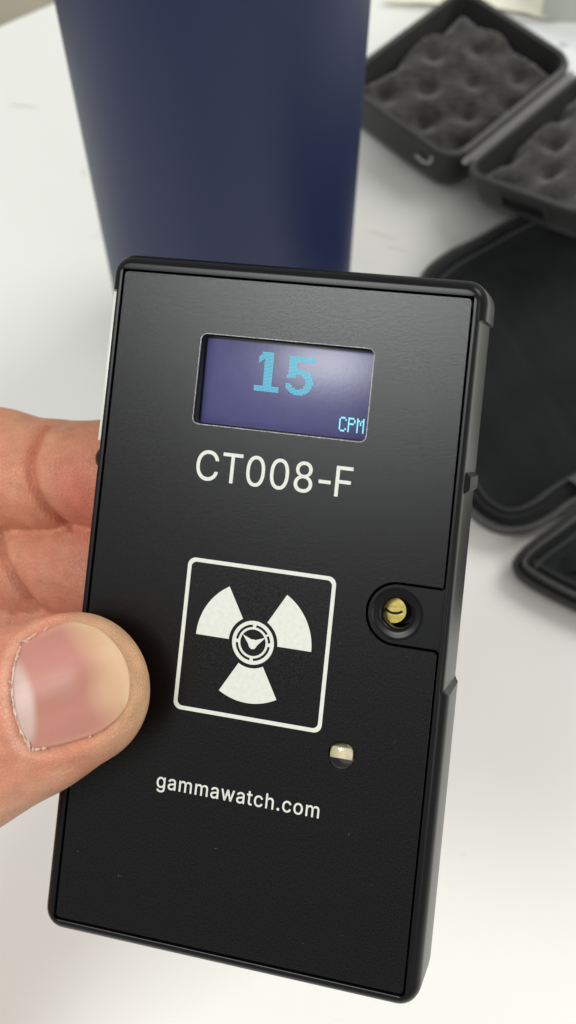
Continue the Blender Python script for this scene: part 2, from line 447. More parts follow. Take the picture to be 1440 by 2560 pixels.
s1 = sheet('paper_sheet', [(36, 383), (79, 381), (103, 374.5), (106, 412)], M_cream, lift=1.6)
s1.data
tag(s1, 'cream yellow paper sheet at the far edge, partly behind the hard case', 'paper')
s2 = sheet('paper_sheet', [(72, 372), (112, 318), (165, 345), (118, 376)], M_paper, lift=0.3)
tag(s2, 'crumpled white paper with faded blue handwriting beside the grey box', 'paper')
parts = []
rr = random.Random(4)
for i in range(9):
    x = 101+rr.uniform(-6, 7)-93-23.75+0; y = 358+rr.uniform(-5, 5)-352.75
    L = rr.uniform(1.5, 4); a = rr.uniform(-.6, .6)
    x = 100+rr.uniform(-4, 9)-116.75; y = 356+rr.uniform(-6, 6)-352.75
    parts.append(box(x, x+L, y, y+0.6, 2.1, 2.25))
obj('handwriting', *merge(parts), M_ink, s2, smooth=False)
bx = empty('small_box', (123, 388, 0))
bmat = Matrix.Rotation(math.radians(-12), 4, 'Z')
o = obj('carton', *box(-20, 30, -16.5, 24, 0.3, 24, 0.8), M_box, bx); o.data.transform(bmat)
o = obj('lid', *box(-20.5, 30.5, -17, 24.5, 24.05, 26.5, 0.6), M_box, bx); o.data.transform(bmat)
tag(bx, 'grey green carton standing in the far right corner', 'box')

# ------------------------------------------------------------------ the black meter (device)
DEV = Matrix(((0.9633763, 0.0986457, -0.2493495, 0), (-0.2082857, 0.8609303, -0.4641294, 0), (0.1688881, 0.4990672, 0.8499463, 0), (0, 0, 0, 1)))
DEV.translation = Vector((-3.995, 59.667, 185.799))*S
dev = empty('radiation_meter', matrix=DEV)
tag(dev, 'flat black handheld meter with a lit screen held in front of the tumbler', 'meter')
PX, PY = 25.0, 46.24           # half size of the face plate
OX, OY0, OY1 = 27.1, -48.2, 48.75
# housing: rounded outline with the sides cut back between the top cap and the lower step
def dev_outline(inset, rec):
    """ccw outline, corner radius 3; rec = how far the sides are cut back"""
    pts = []; r = max(3.0-inset, 0.25)
    x1, y0, y1 = OX-inset, OY0+inset, OY1-inset
    xr = min(x1, OX-rec)
    def arc(cx, cy, a0):
        for i in range(9):
            a = math.radians(a0+90*i/8); pts.append((cx+r*math.cos(a), cy+r*math.sin(a)))
    YA, YB = -6.2, 43.4
    # right side upwards
    ys = [(YA-0.6, 0), (YA, 1), (YB, 1), (YB+0.02, 0)]
    for y, c in ys: pts.append((xr if c else x1, y))
    arc(x1-r, y1-r, 0); arc(-x1+r, y1-r, 90)
    for y, c in reversed(ys): pts.append((-xr if c else -x1, y))
    arc(-x1+r, y0+r, 180); arc(x1-r, y0+r, 270)
    return pts
T = 13.0
prof = [(3.0, -T, .9), (1.2, -T+.25, .9), (.35, -T+.9, .6), (0.05, -T+2.0, .5), (0, -T+3.0, .5), (0, -2.0, .72), (.12, -1.2, .8), (.45, -.5, .9), (.9, -.02, 1.1), (1.25, .16, 1.2), (1.5, .2, 1.5)]
inner = [(1.72, .15, 0), (1.78, -.1, 0), (1.8, -6.2, 0)]
rings = [[(x, y, z) for x, y in dev_outline(i, rc)] for i, z, rc in prof]
def rect_like(i, z):
    # inner lip follows the plate opening exactly
    a = PX+0.22+(1.8-i); b = PY+0.22+(1.8-i)
    ref = dev_outline(1.8, 0); out = []
    for x, y in ref:
        out.append((max(-a, min(a, x*1.02)), max(-b, min(b, y*1.02)), z))
    return out
rings += [rect_like(i, z) for i, z, _ in inner]
obj('housing', *loft(rings), M_case_plastic, dev, angle=28)
# side details on the right: two small ribs, and the round nub on the left
V, F = loft([[(26.2, 19.9, -10.2), (27.15, 20.55, -9.9), (27.15, 22.3, -9.9), (26.2, 23.1, -10.2)], [(26.2, 19.9, -1.2), (26.95, 20.55, -1.9), (26.95, 22.3, -1.9), (26.2, 23.1, -1.2)]])
obj('side_rib', V, F, M_case_plastic, dev, smooth=False)
V, F = lathe([(0.01, 1.25), (.6, 1.1), (1.1, .75), (1.45, .2), (1.6, 0), (1.6, -1)], 24)
V = [(-26.05-z*0.9, 19.0+x*1.15, -1.9+y) for x, y, z in V]
obj('side_nub', V, F, M_case_plastic, dev, angle=60)
obj('side_strip', *box(-26.72, -26.2, 21.5, 43.2, -2.0, -0.8, 0.1), M_side_reflection, dev)  # table reflection in the side recess, added as a pale strip
# face plate with screen window, socket notch and lamp hole
def notch_outline():
    p = []
    r = 0.5
    p += [(-PX, -PY+r), (-PX+r*.3, -PY+r*.3), (-PX+r, -PY), (PX-r, -PY), (PX-r*.3, -PY+r*.3), (PX, -PY+r)]
    ny0, ny1, ncx, ncy = -1.2, 7.35, 19.15, 3.08
    nr = (ny1-ny0)/2
    p += [(PX, ny0-.35), (PX-.35, ny0)]
    for k in range(0, 25):
        a = math.radians(270-180*k/24); p.append((ncx+nr*math.cos(a), ncy+nr*math.sin(a)))
    p += [(PX, ny1), (PX, PY-r), (PX-r*.3, PY-r*.3), (PX-r, PY), (-PX+r, PY), (-PX+r*.3, PY-r*.3), (-PX, PY-r)]
    return p
win = rrect(-12.42, 12.5, 25.5, 38.25, 0.9, 6)
hole = [(13.6+1.87*math.cos(2*math.pi*k/32), -16.75+1.87*math.sin(2*math.pi*k/32)) for k in range(32)]
wine = rrect(-12.52, 12.6, 25.4, 38.35, 1.0, 6)
poly2d('window_edge', [wine, rrect(-12.40, 12.48, 25.52, 38.23, 0.88, 6)], -0.3, 0.012, mat('bare_cut_aluminium', (0.5, 0.5, 0.5), rough=0.25, metal=1.0, bump=(5000, 1.0, 3)), dev, smooth=False)
poly2d('face_plate', [notch_outline(), win, hole], -1.1, 0.0, M_plate, dev, bevel=0.07)
# screen well and display
w2 = rrect(-12.47, 12.55, 25.45, 38.3, 0.9, 6)
obj('screen_well', *loft([[(x, y, -1.15) for x, y in w2], [(x, y, -4.0) for x, y in w2]], True, False, True), mat('well_wall', (0.035, 0.037, 0.045), rough=0.35), dev, angle=40)
disp = obj('display', *merge([box(-12.35, 12.45, 25.55, 38.2, -3.2, -2.75, .1)]), mat('display_black_border', (0.02, 0.022, 0.03), rough=0.3), dev)
pc = Vector((0, 31.7, -2.9))*S
disp.matrix_basis = Matrix.Translation(pc) @ Matrix.Rotation(math.radians(1.6), 4, 'Y') @ Matrix.Rotation(math.radians(3.0), 4, 'X') @ Matrix.Translation(-pc)
obj('screen_glass', *box(-12.1, 12.3, 25.65, 37.75, -2.74, -2.65, .03), M_screen, disp)
# pixel lettering on the display
def bitmap(rows, x0, y0, x1, y1, shear=0.0, z=-2.6, gapx=0.12, gapy=0.28):
    nr = len(rows); nc = max(len(r) for r in rows); cw = (x1-x0)/nc; ch = (y0-y1)/nr; parts = []
    for r, row in enumerate(rows):
        c = 0
        while c < len(row):
            if row[c] == '#':
                X = x0+c*cw; Y = y0-r*ch
                parts.append(([(X+cw*gapx, Y-ch+ch*gapy, z), (X+cw, Y-ch+ch*gapy, z), (X+cw, Y, z), (X+cw*gapx, Y, z)], [(0, 1, 2, 3)]))
            c += 1
    return merge(parts)
def raster(fn, nc, nr):
    return [''.join('#' if fn((c+.5)/nc, 1-(r+.5)/nr) else '.' for c in range(nc)) for r in range(nr)]
def one(u, v):
    if v < 0.15: return True
    if 0.38 < u < 0.68 and v < 0.995: return True
    if u <= 0.38 and u > 0.10: return (0.70+0.62*(u-0.10)) < v < (0.70+0.62*(u-0.10)+0.15)+0.05*(u > .25)
    return False
def five(u, v):
    if v > 0.84: return 0.08 < u < 1.0
    if v > 0.42 and 0.08 < u < 0.34: return True
    # bowl
    x = (u-0.46)/0.52; y = (v-0.335)/0.335
    rr_ = math.hypot(x, y); xi = (u-0.44)/0.26; yi = (v-0.335)/0.19
    if rr_ < 1 and math.hypot(xi, yi) >= 1:
        if u < 0.34 and v > 0.27: return 0.42 < v < 0.5
        return True
    return 0.34 <= u < 0.5 and 0.53 < v < 0.665
DX, DY = -0.62, 0.2
obj('digit', *bitmap(raster(one, 17, 28), -4.75, 36.55, -1.15, 30.95), M_digit, disp, smooth=False)
obj('digit', *bitmap(raster(five, 17, 28), -0.15, 36.35, 3.8, 30.9), M_digit, disp, smooth=False)
LC = ['.###.', '#...#', '#....', '#....', '#....', '#....', '#...#', '.###.']
LP = ['####.', '#...#', '#...#', '####.', '#....', '#....', '#....', '#....']
LM = ['#...#', '##.##', '#.#.#', '#.#.#', '#...#', '#...#', '#...#', '#...#']
txt = [a+'.'+b+'.'+c for a, b, c in zip(LC, LP, LM)]
obj('unit_lettering', *bitmap(txt, 7.95, 28.6, 11.5, 26.55, gapx=0.05, gapy=0.05), M_digit2, disp, smooth=False)

# printed lettering
GL = {"C":[598,[[267,-7,242,-6,217,-2,194,5,171,13,150,25,131,39,113,55,97,73,82,93,70,115,59,140,51,166,45,193,41,223,40,254,41,285,45,315,51,343,59,369,70,393,82,415,97,436,113,454,131,470,150,484,171,495,194,504,217,510,242,514,267,516,283,515,298,514,312,511,326,508,340,504,354,499,367,494,379,487,391,479,402,471,413,462,423,452,432,442,440,430,448,418,455,406,461,392,466,378,470,364,473,348,408,348,406,359,403,368,399,378,394,386,389,395,384,402,378,409,372,416,365,423,357,428,350,434,341,438,333,442,324,446,315,449,306,451,297,453,287,455,277,456,267,456,249,455,231,452,215,447,199,441,184,432,169,422,156,410,145,396,134,381,125,364,117,345,111,325,107,303,104,279,103,254,104,229,107,206,111,184,117,163,125,145,134,127,145,112,157,98,170,87,184,76,199,68,215,61,232,57,249,54,267,53,277,53,287,54,297,55,306,57,315,60,324,63,333,67,341,71,350,75,357,81,365,86,372,93,378,99,384,107,389,114,394,123,399,131,403,141,406,150,408,160,473,160,470,145,466,131,461,117,455,103,448,91,440,79,432,67,423,57,413,47,402,38,391,30,379,22,367,15,354,10,341,5,327,0,312,-3,298,-5,283,-6]]],"T":[537,[[32,452,32,509,417,509,417,452,257,452,257,0,193,0,193,452]]],"0":[541,[[227,50,241,50,255,53,267,58,279,65,290,74,300,84,309,97,317,111,324,126,330,144,335,163,339,183,342,205,343,229,344,254,343,279,342,303,339,325,335,346,330,365,324,382,317,398,309,412,300,425,290,435,279,444,267,451,255,456,241,459,227,460,212,459,198,456,186,451,174,444,163,435,153,425,144,412,136,398,129,382,123,365,118,346,114,325,111,303,110,279,109,254,110,229,111,205,114,183,118,163,123,144,129,126,136,111,144,97,153,84,163,74,174,65,186,58,198,53,212,50],[227,-7,205,-6,184,-2,165,4,147,13,130,24,115,38,101,53,89,71,78,91,69,113,61,138,55,164,51,192,49,222,48,254,49,286,51,316,55,344,61,370,69,395,78,417,89,437,101,455,115,471,130,484,147,496,165,504,184,511,205,514,227,516,249,514,269,511,288,504,306,496,323,484,338,471,352,455,364,437,375,417,384,395,392,370,398,344,402,316,404,286,405,254,404,222,402,192,398,164,392,138,384,113,375,91,364,71,352,53,339,38,323,24,307,13,289,4,269,-2,249,-6]]],"8":[541,[[226,290,237,290,247,291,257,293,266,296,274,300,282,305,289,310,296,316,302,323,307,330,311,339,315,347,317,356,319,366,319,376,319,386,317,395,315,404,312,412,308,420,303,427,297,434,290,440,283,445,275,449,266,453,257,456,247,458,237,459,226,460,215,459,205,458,195,456,186,453,177,449,169,445,162,440,155,434,150,427,145,420,140,412,137,404,135,395,133,386,133,376,133,366,135,356,137,347,140,339,145,330,150,323,156,316,162,310,170,305,178,300,186,296,196,293,205,291,216,290],[226,49,240,50,252,51,264,53,275,56,285,60,294,65,303,71,310,77,317,84,323,91,328,100,332,109,334,118,336,128,337,139,336,150,334,160,331,170,327,180,322,189,316,197,309,204,301,211,292,217,283,223,273,227,262,231,250,233,239,235,226,235,214,235,202,233,190,231,179,227,169,223,160,217,151,211,143,204,136,197,130,189,125,180,121,170,118,160,116,150,115,139,116,128,118,118,120,109,124,100,129,91,135,84,142,77,149,71,158,65,167,60,178,56,189,53,201,51,213,50],[226,-7,206,-6,187,-4,169,0,152,5,136,11,121,19,107,28,95,38,84,50,74,62,66,75,60,89,55,104,53,119,52,135,52,148,54,160,57,172,60,184,65,195,71,206,77,216,84,225,92,233,101,241,110,248,120,254,131,258,141,262,153,265,153,267,138,272,125,278,113,286,102,296,93,308,85,321,78,335,74,349,71,364,70,380,71,396,74,410,78,424,83,437,90,450,99,462,109,472,120,482,132,490,146,498,160,504,176,509,192,513,209,515,226,516,244,515,261,513,277,509,292,504,306,498,319,490,332,482,343,472,353,462,361,450,369,437,374,424,378,410,381,396,382,380,381,364,378,349,374,335,367,321,359,308,350,296,339,286,327,278,314,272,300,267,300,265,311,262,322,258,332,254,342,248,351,241,360,233,368,225,375,216,382,206,387,195,392,184,396,172,399,160,400,148,401,135,400,119,397,104,393,89,387,75,378,62,369,50,358,38,346,28,332,19,317,11,301,5,284,0,265,-4,246,-6]]],"-":[541,[[337,244,337,188,114,188,114,244]]],"F":[498,[[60,0,60,509,369,509,369,452,125,452,125,278,346,278,346,221,125,221,125,0]]],"g":[513,[[205,59,218,60,231,62,243,65,254,69,264,75,273,82,281,90,288,99,294,110,300,121,304,133,308,147,310,161,312,176,312,193,312,208,310,223,308,238,305,251,300,264,295,276,288,286,281,296,273,305,264,312,254,319,243,323,231,327,218,329,205,330,191,329,178,327,166,323,155,318,145,312,136,304,128,295,120,285,114,274,109,262,104,250,101,236,98,222,97,208,96,193,97,177,98,162,101,148,104,135,109,123,114,111,121,101,128,91,136,83,145,76,156,70,167,65,178,62,191,60],[207,-151,191,-150,175,-149,160,-147,147,-144,134,-140,122,-135,111,-130,100,-124,91,-117,82,-110,74,-103,67,-95,61,-86,55,-78,51,-69,101,-41,122,-66,127,-71,133,-76,139,-80,146,-84,154,-88,163,-92,173,-94,183,-96,195,-97,207,-97,225,-96,241,-94,256,-89,270,-83,282,-75,293,-65,301,-53,307,-40,310,-24,311,-6,311,68,306,68,287,41,281,36,275,30,268,25,261,20,252,16,243,12,233,9,221,7,209,5,195,5,177,6,160,8,143,13,128,19,113,27,99,36,86,47,74,60,64,74,55,90,48,108,42,126,38,147,35,168,34,191,35,214,37,236,42,256,47,275,55,293,64,310,74,325,86,338,98,350,112,361,127,369,143,376,160,381,178,383,196,384,210,384,222,383,234,380,244,377,253,373,262,368,270,363,277,358,283,352,288,346,308,319,313,319,313,379,372,379,372,-9,372,-28,369,-46,364,-62,358,-77,350,-90,341,-102,330,-112,318,-121,305,-129,291,-136,275,-141,259,-145,242,-148,225,-150]]],"a":[477,[[170,45,184,46,196,48,207,50,218,54,228,59,237,64,245,71,252,78,258,85,263,93,268,102,271,111,274,119,275,129,276,138,276,190,167,167,158,165,150,163,142,161,134,159,127,156,120,152,114,148,108,144,103,139,99,134,96,128,94,121,92,113,92,105,92,97,93,90,95,84,98,78,102,72,106,67,111,63,117,59,123,55,130,52,137,50,145,48,153,47,161,46],[160,-9,146,-8,132,-6,119,-4,106,0,94,5,83,11,73,18,63,26,55,35,48,45,41,55,37,67,33,80,31,93,30,108,31,120,32,132,35,143,39,152,43,161,49,169,55,176,62,182,69,188,78,193,86,198,95,202,105,205,115,208,125,211,136,213,146,215,157,217,168,218,242,228,249,229,255,231,261,233,265,235,269,238,272,241,274,245,275,249,275,266,274,274,272,282,270,290,267,297,263,303,258,309,253,314,247,318,240,322,232,325,224,328,215,329,206,330,196,331,185,330,175,329,166,328,157,325,149,322,142,319,135,315,128,310,123,306,118,301,113,296,109,290,105,285,102,279,100,274,41,291,47,304,53,317,61,328,69,337,79,346,88,354,99,360,110,366,121,371,133,375,145,379,157,381,169,383,182,384,194,384,202,384,211,384,220,383,229,381,239,379,249,377,258,374,268,370,277,366,286,360,294,354,302,347,310,339,316,330,322,320,327,309,331,297,334,283,336,268,337,251,337,0,277,0,277,52,272,52,270,47,266,41,262,36,257,30,252,25,246,19,239,14,232,9,224,5,215,1,206,-2,195,-5,184,-7,172,-8]]],"m":[698,[[53,0,53,379,112,379,112,295,108,295,111,307,115,318,120,328,126,337,132,346,140,354,147,360,155,366,163,372,172,376,181,380,190,383,200,385,209,386,219,386,235,385,250,382,264,377,276,370,287,361,297,350,305,338,312,325,317,310,321,295,312,295,316,306,320,316,325,326,330,335,337,343,345,351,353,358,361,364,371,370,381,375,391,379,402,382,413,384,425,386,437,386,450,386,462,384,474,381,486,377,497,372,508,365,517,358,526,349,534,339,541,328,546,316,551,303,554,288,556,272,557,255,557,0,496,0,496,254,495,269,492,283,487,295,481,305,473,313,463,319,453,324,442,328,431,330,419,330,409,330,399,329,390,327,382,324,374,320,367,315,361,310,355,304,350,297,345,290,342,282,339,274,337,266,336,257,335,247,335,0,274,0,274,260,273,272,271,283,267,293,261,303,253,311,244,318,234,323,224,327,212,330,199,330,191,330,182,329,174,327,166,324,158,320,150,316,143,310,137,304,131,297,126,289,121,281,118,271,116,261,114,250,114,238,114,0]]],"w":[655,[[138,0,23,379,87,379,133,214,154,137,158,119,162,101,167,82,171,62,175,41,165,41,169,61,173,81,177,99,181,117,186,135,206,214,252,379,316,379,362,214,382,136,386,118,390,100,394,81,398,62,402,41,391,41,396,61,400,81,404,100,409,118,434,214,480,379,545,379,429,0,368,0,319,172,277,338,291,338,248,172,199,0]]],"t":[315,[[204,379,204,327,6,327,6,379],[65,471,126,471,126,98,126,88,128,80,130,73,132,66,136,61,141,57,146,54,153,52,161,50,202,54,213,2,168,-4,150,-3,133,0,117,5,104,12,92,21,82,32,75,45,69,59,66,75,65,93]]],"c":[484,[[207,-8,187,-7,168,-4,150,1,133,8,117,16,102,27,88,39,76,53,65,68,56,85,48,103,42,123,38,143,35,165,34,187,35,211,38,233,42,253,48,273,56,291,65,308,76,323,88,337,102,349,117,360,133,369,150,376,168,380,187,383,207,384,218,384,229,383,240,382,250,380,260,377,270,374,279,370,288,366,297,361,305,356,313,350,320,344,327,337,334,330,340,322,345,314,350,305,355,296,358,287,362,277,303,262,301,268,299,273,296,279,294,284,290,289,287,294,283,299,279,303,275,307,270,311,265,314,260,317,254,320,248,323,242,325,236,327,229,328,222,329,215,330,207,330,193,329,179,327,167,323,155,317,145,310,136,302,127,292,120,282,114,271,108,258,104,245,101,231,98,217,97,203,96,187,97,173,98,158,101,144,104,131,108,117,114,105,120,94,127,83,136,74,145,66,155,59,167,53,179,50,193,47,207,46,215,47,222,47,229,48,236,50,243,52,249,54,255,56,260,59,266,62,271,66,276,70,280,74,284,79,288,83,292,89,295,94,298,99,300,105,302,111,304,117,363,102,360,92,356,83,352,73,347,65,341,56,335,48,329,41,322,34,314,27,306,21,298,16,289,11,280,6,271,3,261,-1,251,-3,240,-5,229,-7,218,-8]]],"h":[498,[[114,227,114,0,53,0,53,509,114,509,114,287,102,287,110,307,119,324,129,339,140,352,152,362,165,370,180,376,195,381,211,384,227,384,242,384,257,382,270,379,283,374,295,369,306,362,316,353,326,344,334,333,341,321,347,307,351,293,354,276,356,259,357,240,357,0,296,0,296,235,295,252,292,268,288,281,281,294,273,304,263,313,252,320,239,325,225,328,210,329,199,329,189,327,179,325,170,322,161,317,152,312,145,306,138,299,132,291,126,283,122,273,118,263,116,252,114,240]]],".":[276,[[95,-4,88,-4,81,-2,75,0,69,4,63,9,58,14,54,20,52,27,50,34,50,41,50,48,52,55,54,62,58,68,63,73,69,78,75,82,81,85,88,86,95,87,103,86,110,85,116,82,122,78,128,73,132,68,136,62,139,55,140,48,141,41,140,34,139,27,136,20,132,14,128,9,122,4,116,0,110,-2,103,-4]]],"o":[503,[[207,46,222,47,236,50,248,53,260,59,270,66,280,74,288,83,295,94,302,105,307,117,311,131,315,144,317,158,319,173,319,187,319,202,317,217,315,231,311,245,307,258,302,271,295,282,288,292,280,302,270,310,260,317,248,323,236,327,222,329,207,330,193,329,179,327,167,323,155,317,145,310,136,302,127,292,120,282,114,271,108,258,104,245,101,231,98,217,97,203,96,187,97,173,98,158,101,144,104,131,108,117,114,105,120,94,127,83,136,74,145,66,155,59,167,53,179,50,193,47],[207,-8,187,-7,168,-4,150,1,133,8,117,16,102,27,88,39,76,53,65,68,56,85,48,103,42,123,38,143,35,165,34,187,35,211,38,233,42,253,48,273,56,291,65,308,76,323,88,337,102,349,117,360,133,369,150,376,168,380,187,383,207,384,228,383,247,380,265,376,282,369,299,360,314,349,327,337,339,323,350,308,359,291,367,273,373,253,378,233,380,211,381,187,380,165,378,143,373,123,367,103,359,85,350,68,339,53,327,39,314,27,299,16,282,8,265,1,247,-4,228,-7]]]}
def lettering(name, text, x0, x1, y0, cap_h, key_h, track=0, bold=0.0):
    """text baseline at y0, spanning x0..x1, glyph heights scaled so that key_h font units = cap_h"""
    adv = 0; items = []
    for ch in text:
        a, L = GL[ch]
        if ch == '-': a = 388; L = [[v-(58 if i % 2 == 0 else 0) for i, v in enumerate(q)] for q in L]
        items.append((adv, ch, L)); adv += a-track
    xs = [adv0+L[i] for adv0, ch, LL in items for L in LL for i in range(0, len(L), 2)]
    mn, mx = min(xs), max(xs); sx = (x1-x0)/(mx-mn); sy = cap_h/key_h
    loops = []; extra = []
    for adv0, ch, LL in items:
        for n, L in enumerate(LL):
            lp = [(x0+(adv0+L[i]-mn)*sx, y0+L[i+1]*sy) for i in range(0, len(L), 2)]
            if ch == 't' and n == 0: extra.append(lp)
            else: loops.append(lp)
    o = poly2d(name, loops, 0.005, 0.03, M_print, dev, smooth=False, grow=bold)
    if extra:
        e = poly2d(name+'_bar', extra, 0.003, 0.026, M_print, dev, smooth=False, grow=bold)
        e.data.materials.clear()
        bm = bmesh.new(); bm.from_mesh(o.data); bm.from_mesh(e.data); bm.to_mesh(o.data); bm.free()
        bpy.data.objects.remove(e)
    return o
lettering('model_lettering', 'CT008-F', -11.15, 11.25, 17.75, 4.9, 600, 80, 0.015)
lettering('web_lettering', 'gammawatch.com', -12.05, 11.35, -25.6, 2.4, 615, 52, 0.022)

# emblem: square outline, three blades, ring and pointer
sqo = rrect(-10.85, 10.5, -14.35, 6.85, 1.1, 6); sqi = rrect(-10.3, 9.95, -13.8, 6.3, .75, 6)
poly2d('emblem_border', [sqo, sqi], 0.005, 0.04, M_print, dev, smooth=False)
ex, ey = -0.30, -3.65
disc = [(ex+8.35*math.cos(2*math.pi*k/96), ey+8.35*math.sin(2*math.pi*k/96)) for k in range(96)]
poly2d('emblem_disc', [disc], -0.02, 0.035, M_plate, dev, bevel=0.025)
def sector(a0, a1, r0, r1, n=20):
    A = [math.radians(a0+(a1-a0)*k/n) for k in range(n+1)]
    return [(ex+r1*math.cos(a), ey+r1*math.sin(a)) for a in A]+[(ex+r0*math.cos(a), ey+r0*math.sin(a)) for a in reversed(A)]
for a0 in (0, 120, 240):
    poly2d('emblem_blade', [sector(a0, a0+60, 3.5, 8.3)], 0.04, 0.062, M_print, dev, smooth=False)
def circ(r, n=48): return [(ex+r*math.cos(2*math.pi*k/n), ey+r*math.sin(2*math.pi*k/n)) for k in range(n)]
slots = [sector(a, b, 2.14, 2.48, 10) for a, b in ((96, 174), (186, 264), (276, 354), (6, 30), (37, 84))]
poly2d('emblem_ring', [circ(3.0), circ(1.82)]+slots, 0.04, 0.062, M_print, dev, smooth=False)
hand_shape = [(-1.55, .95), (-.25, .42), (0.0, .48), (.3, .40), (1.75, 0.95), (.65, -.25), (.50, -.55), (.30, -.80), (0, -.90), (-.32, -.80), (-.55, -.52), (-.68, -.2)]
poly2d('emblem_pointer', [[(ex+x, ey+y) for x, y in hand_shape]], 0.038, 0.058, M_print, dev, smooth=False)

# jack socket: tab in the notch, moulded collar, brass contact
nr = 4.275-.3; tcx, tcy = 19.15, 3.08
tabp = [(25.15, tcy-nr)] + []
tab_out = [(25.15, tcy+nr), ]
for k in range(25):
    a = math.radians(90+180*k/24); tab_out.append((tcx+nr*math.cos(a), tcy+nr*math.sin(a)))
tab_out.append((25.15, tcy-nr))
holec = [(tcx+3.5*math.cos(2*math.pi*k/40), tcy+3.5*math.sin(2*math.pi*k/40)) for k in range(40)]
poly2d('socket_tab', [tab_out, holec], -1.9, -0.12, M_case_plastic, dev, bevel=0.06)
poly2d('side_bridge', [[(25.0, tcy-nr-.2), (25.6, tcy-nr-.2), (25.6, tcy+nr+.2), (25.0, tcy+nr+.2)]], -1.9, -0.10, M_case_plastic, dev, smooth=False)
V, F = lathe([(3.5, -.16), (3.35, -.28), (3.0, -.36), (2.55, -.36), (2.2, -.5), (2.05, -.8), (2.0, -1.3), (2.0, -5.5)], 48, tcx, tcy)
obj('socket_collar', V, F, M_case_plastic, dev, angle=60)
V, F = lathe([(2.0, -5.4), (0.01, -5.4)], 32, tcx, tcy)
obj('socket_bottom', V, F, M_dark, dev)
# brass contact: domed end with a crescent gap in it
def dome(name, rings_in):
    return obj(name, *rings_in, M_brass, dev, angle=50)
bx0, by0 = tcx-.35, tcy-.1
V, F = lathe([(1.8, -5.2), (1.8, -2.78), (1.74, -2.70), (1.6, -2.7), (.8, -2.70), (0.01, -2.70)], 32, bx0-.55, by0+.15)
dome('brass_contact', (V, F))
cres = []
for k in range(15):
    a = math.radians(200+125*k/14); cres.append((bx0-.5+1.4*math.cos(a), by0+.75+1.0*math.sin(a), -2.68))
obj('contact_slit', *tube(cres, 0.17, 6), M_dark, dev)

# dust and lint caught on the front and on the glass
rr = random.Random(21); parts = []
for k in range(34):
    if k < 9: x, y, z = rr.uniform(-11, 11.5), rr.uniform(27, 37), -2.6
    else:
        x, y, z = rr.uniform(-24, 24), rr.uniform(-45, 45), 0.01
        if -12.8 < x < 12.8 and 25 < y < 38.8: y = rr.uniform(39.5, 45)
    L = rr.uniform(.03, .07) if rr.random() < .8 else rr.uniform(.1, .2); a = rr.uniform(0, 3.14); w = .028
    dx, dy = math.cos(a), math.sin(a)
    parts.append(([(x-dx*L-dy*w, y-dy*L+dx*w, z), (x+dx*L-dy*w, y+dy*L+dx*w, z), (x+dx*L+dy*w, y+dy*L-dx*w, z), (x-dx*L+dy*w, y-dy*L-dx*w, z), (x, y, z+.05)], [(0, 4, 1), (1, 4, 2), (2, 4, 3), (3, 4, 0)]))
dust = obj('dust', *merge(parts), mat('grey_dust', (0.11, 0.11, 0.105), rough=0.9), dev, smooth=False); dust['kind'] = 'stuff'

# status lamp: pale chip under a clear resin dome
cxl, cyl_ = 13.6, -16.75
V, F = lathe([(1.86, -.05), (1.86, -3.0), (0.01, -3.0)], 32, cxl, cyl_)
lampo = obj('status_lamp', V, F, mat('lamp_well', (0.07, 0.07, 0.075), rough=0.5), dev, angle=40)
obj('lamp_chip', *merge([box(cxl-1.7, cxl+1.5, cyl_-.55, cyl_+1.0, -2.2, -.35, .1)]), M_chip, lampo)
M_lens.use_nodes = True
nt = M_lens.node_tree; nt.nodes.clear()
out = nt.nodes.new('ShaderNodeOutputMaterial'); mxs = nt.nodes.new('ShaderNodeMixShader'); tr = nt.nodes.new('ShaderNodeBsdfTransparent'); gl = nt.nodes.new('ShaderNodeBsdfGlossy'); lw = nt.nodes.new('ShaderNodeFresnel')
lw.inputs['IOR'].default_value = 1.5; gl.inputs['Roughness'].default_value = 0.06; tr.inputs['Color'].default_value = (0.93, 0.93, 0.9, 1)
nt.links.new(lw.outputs['Fac'], mxs.inputs[0]); nt.links.new(tr.outputs[0], mxs.inputs[1]); nt.links.new(gl.outputs[0], mxs.inputs[2]); nt.links.new(mxs.outputs[0], out.inputs['Surface'])
obj('lamp_lens', *lathe([(1.85, -.5), (1.85, .0), (1.7, .22), (1.3, .45), (.7, .58), (0.01, .62)], 32, cxl, cyl_), M_lens, lampo, angle=60)

# ------------------------------------------------------------------ the hand
def caps(P, a, b, ra, rb):
    a = np.array(a, float); b = np.array(b, float); ab = b-a; L2 = ab@ab
    t = np.clip(((P-a)@ab)/L2, 0, 1)
    q = P-(a+t[..., None]*ab)
    return np.sqrt((q*q).sum(-1))-(ra+(rb-ra)*t)
def smin(a, b, k):
    h = np.clip(.5+.5*(b-a)/k, 0, 1); return b*(1-h)+a*h-k*h*(1-h)

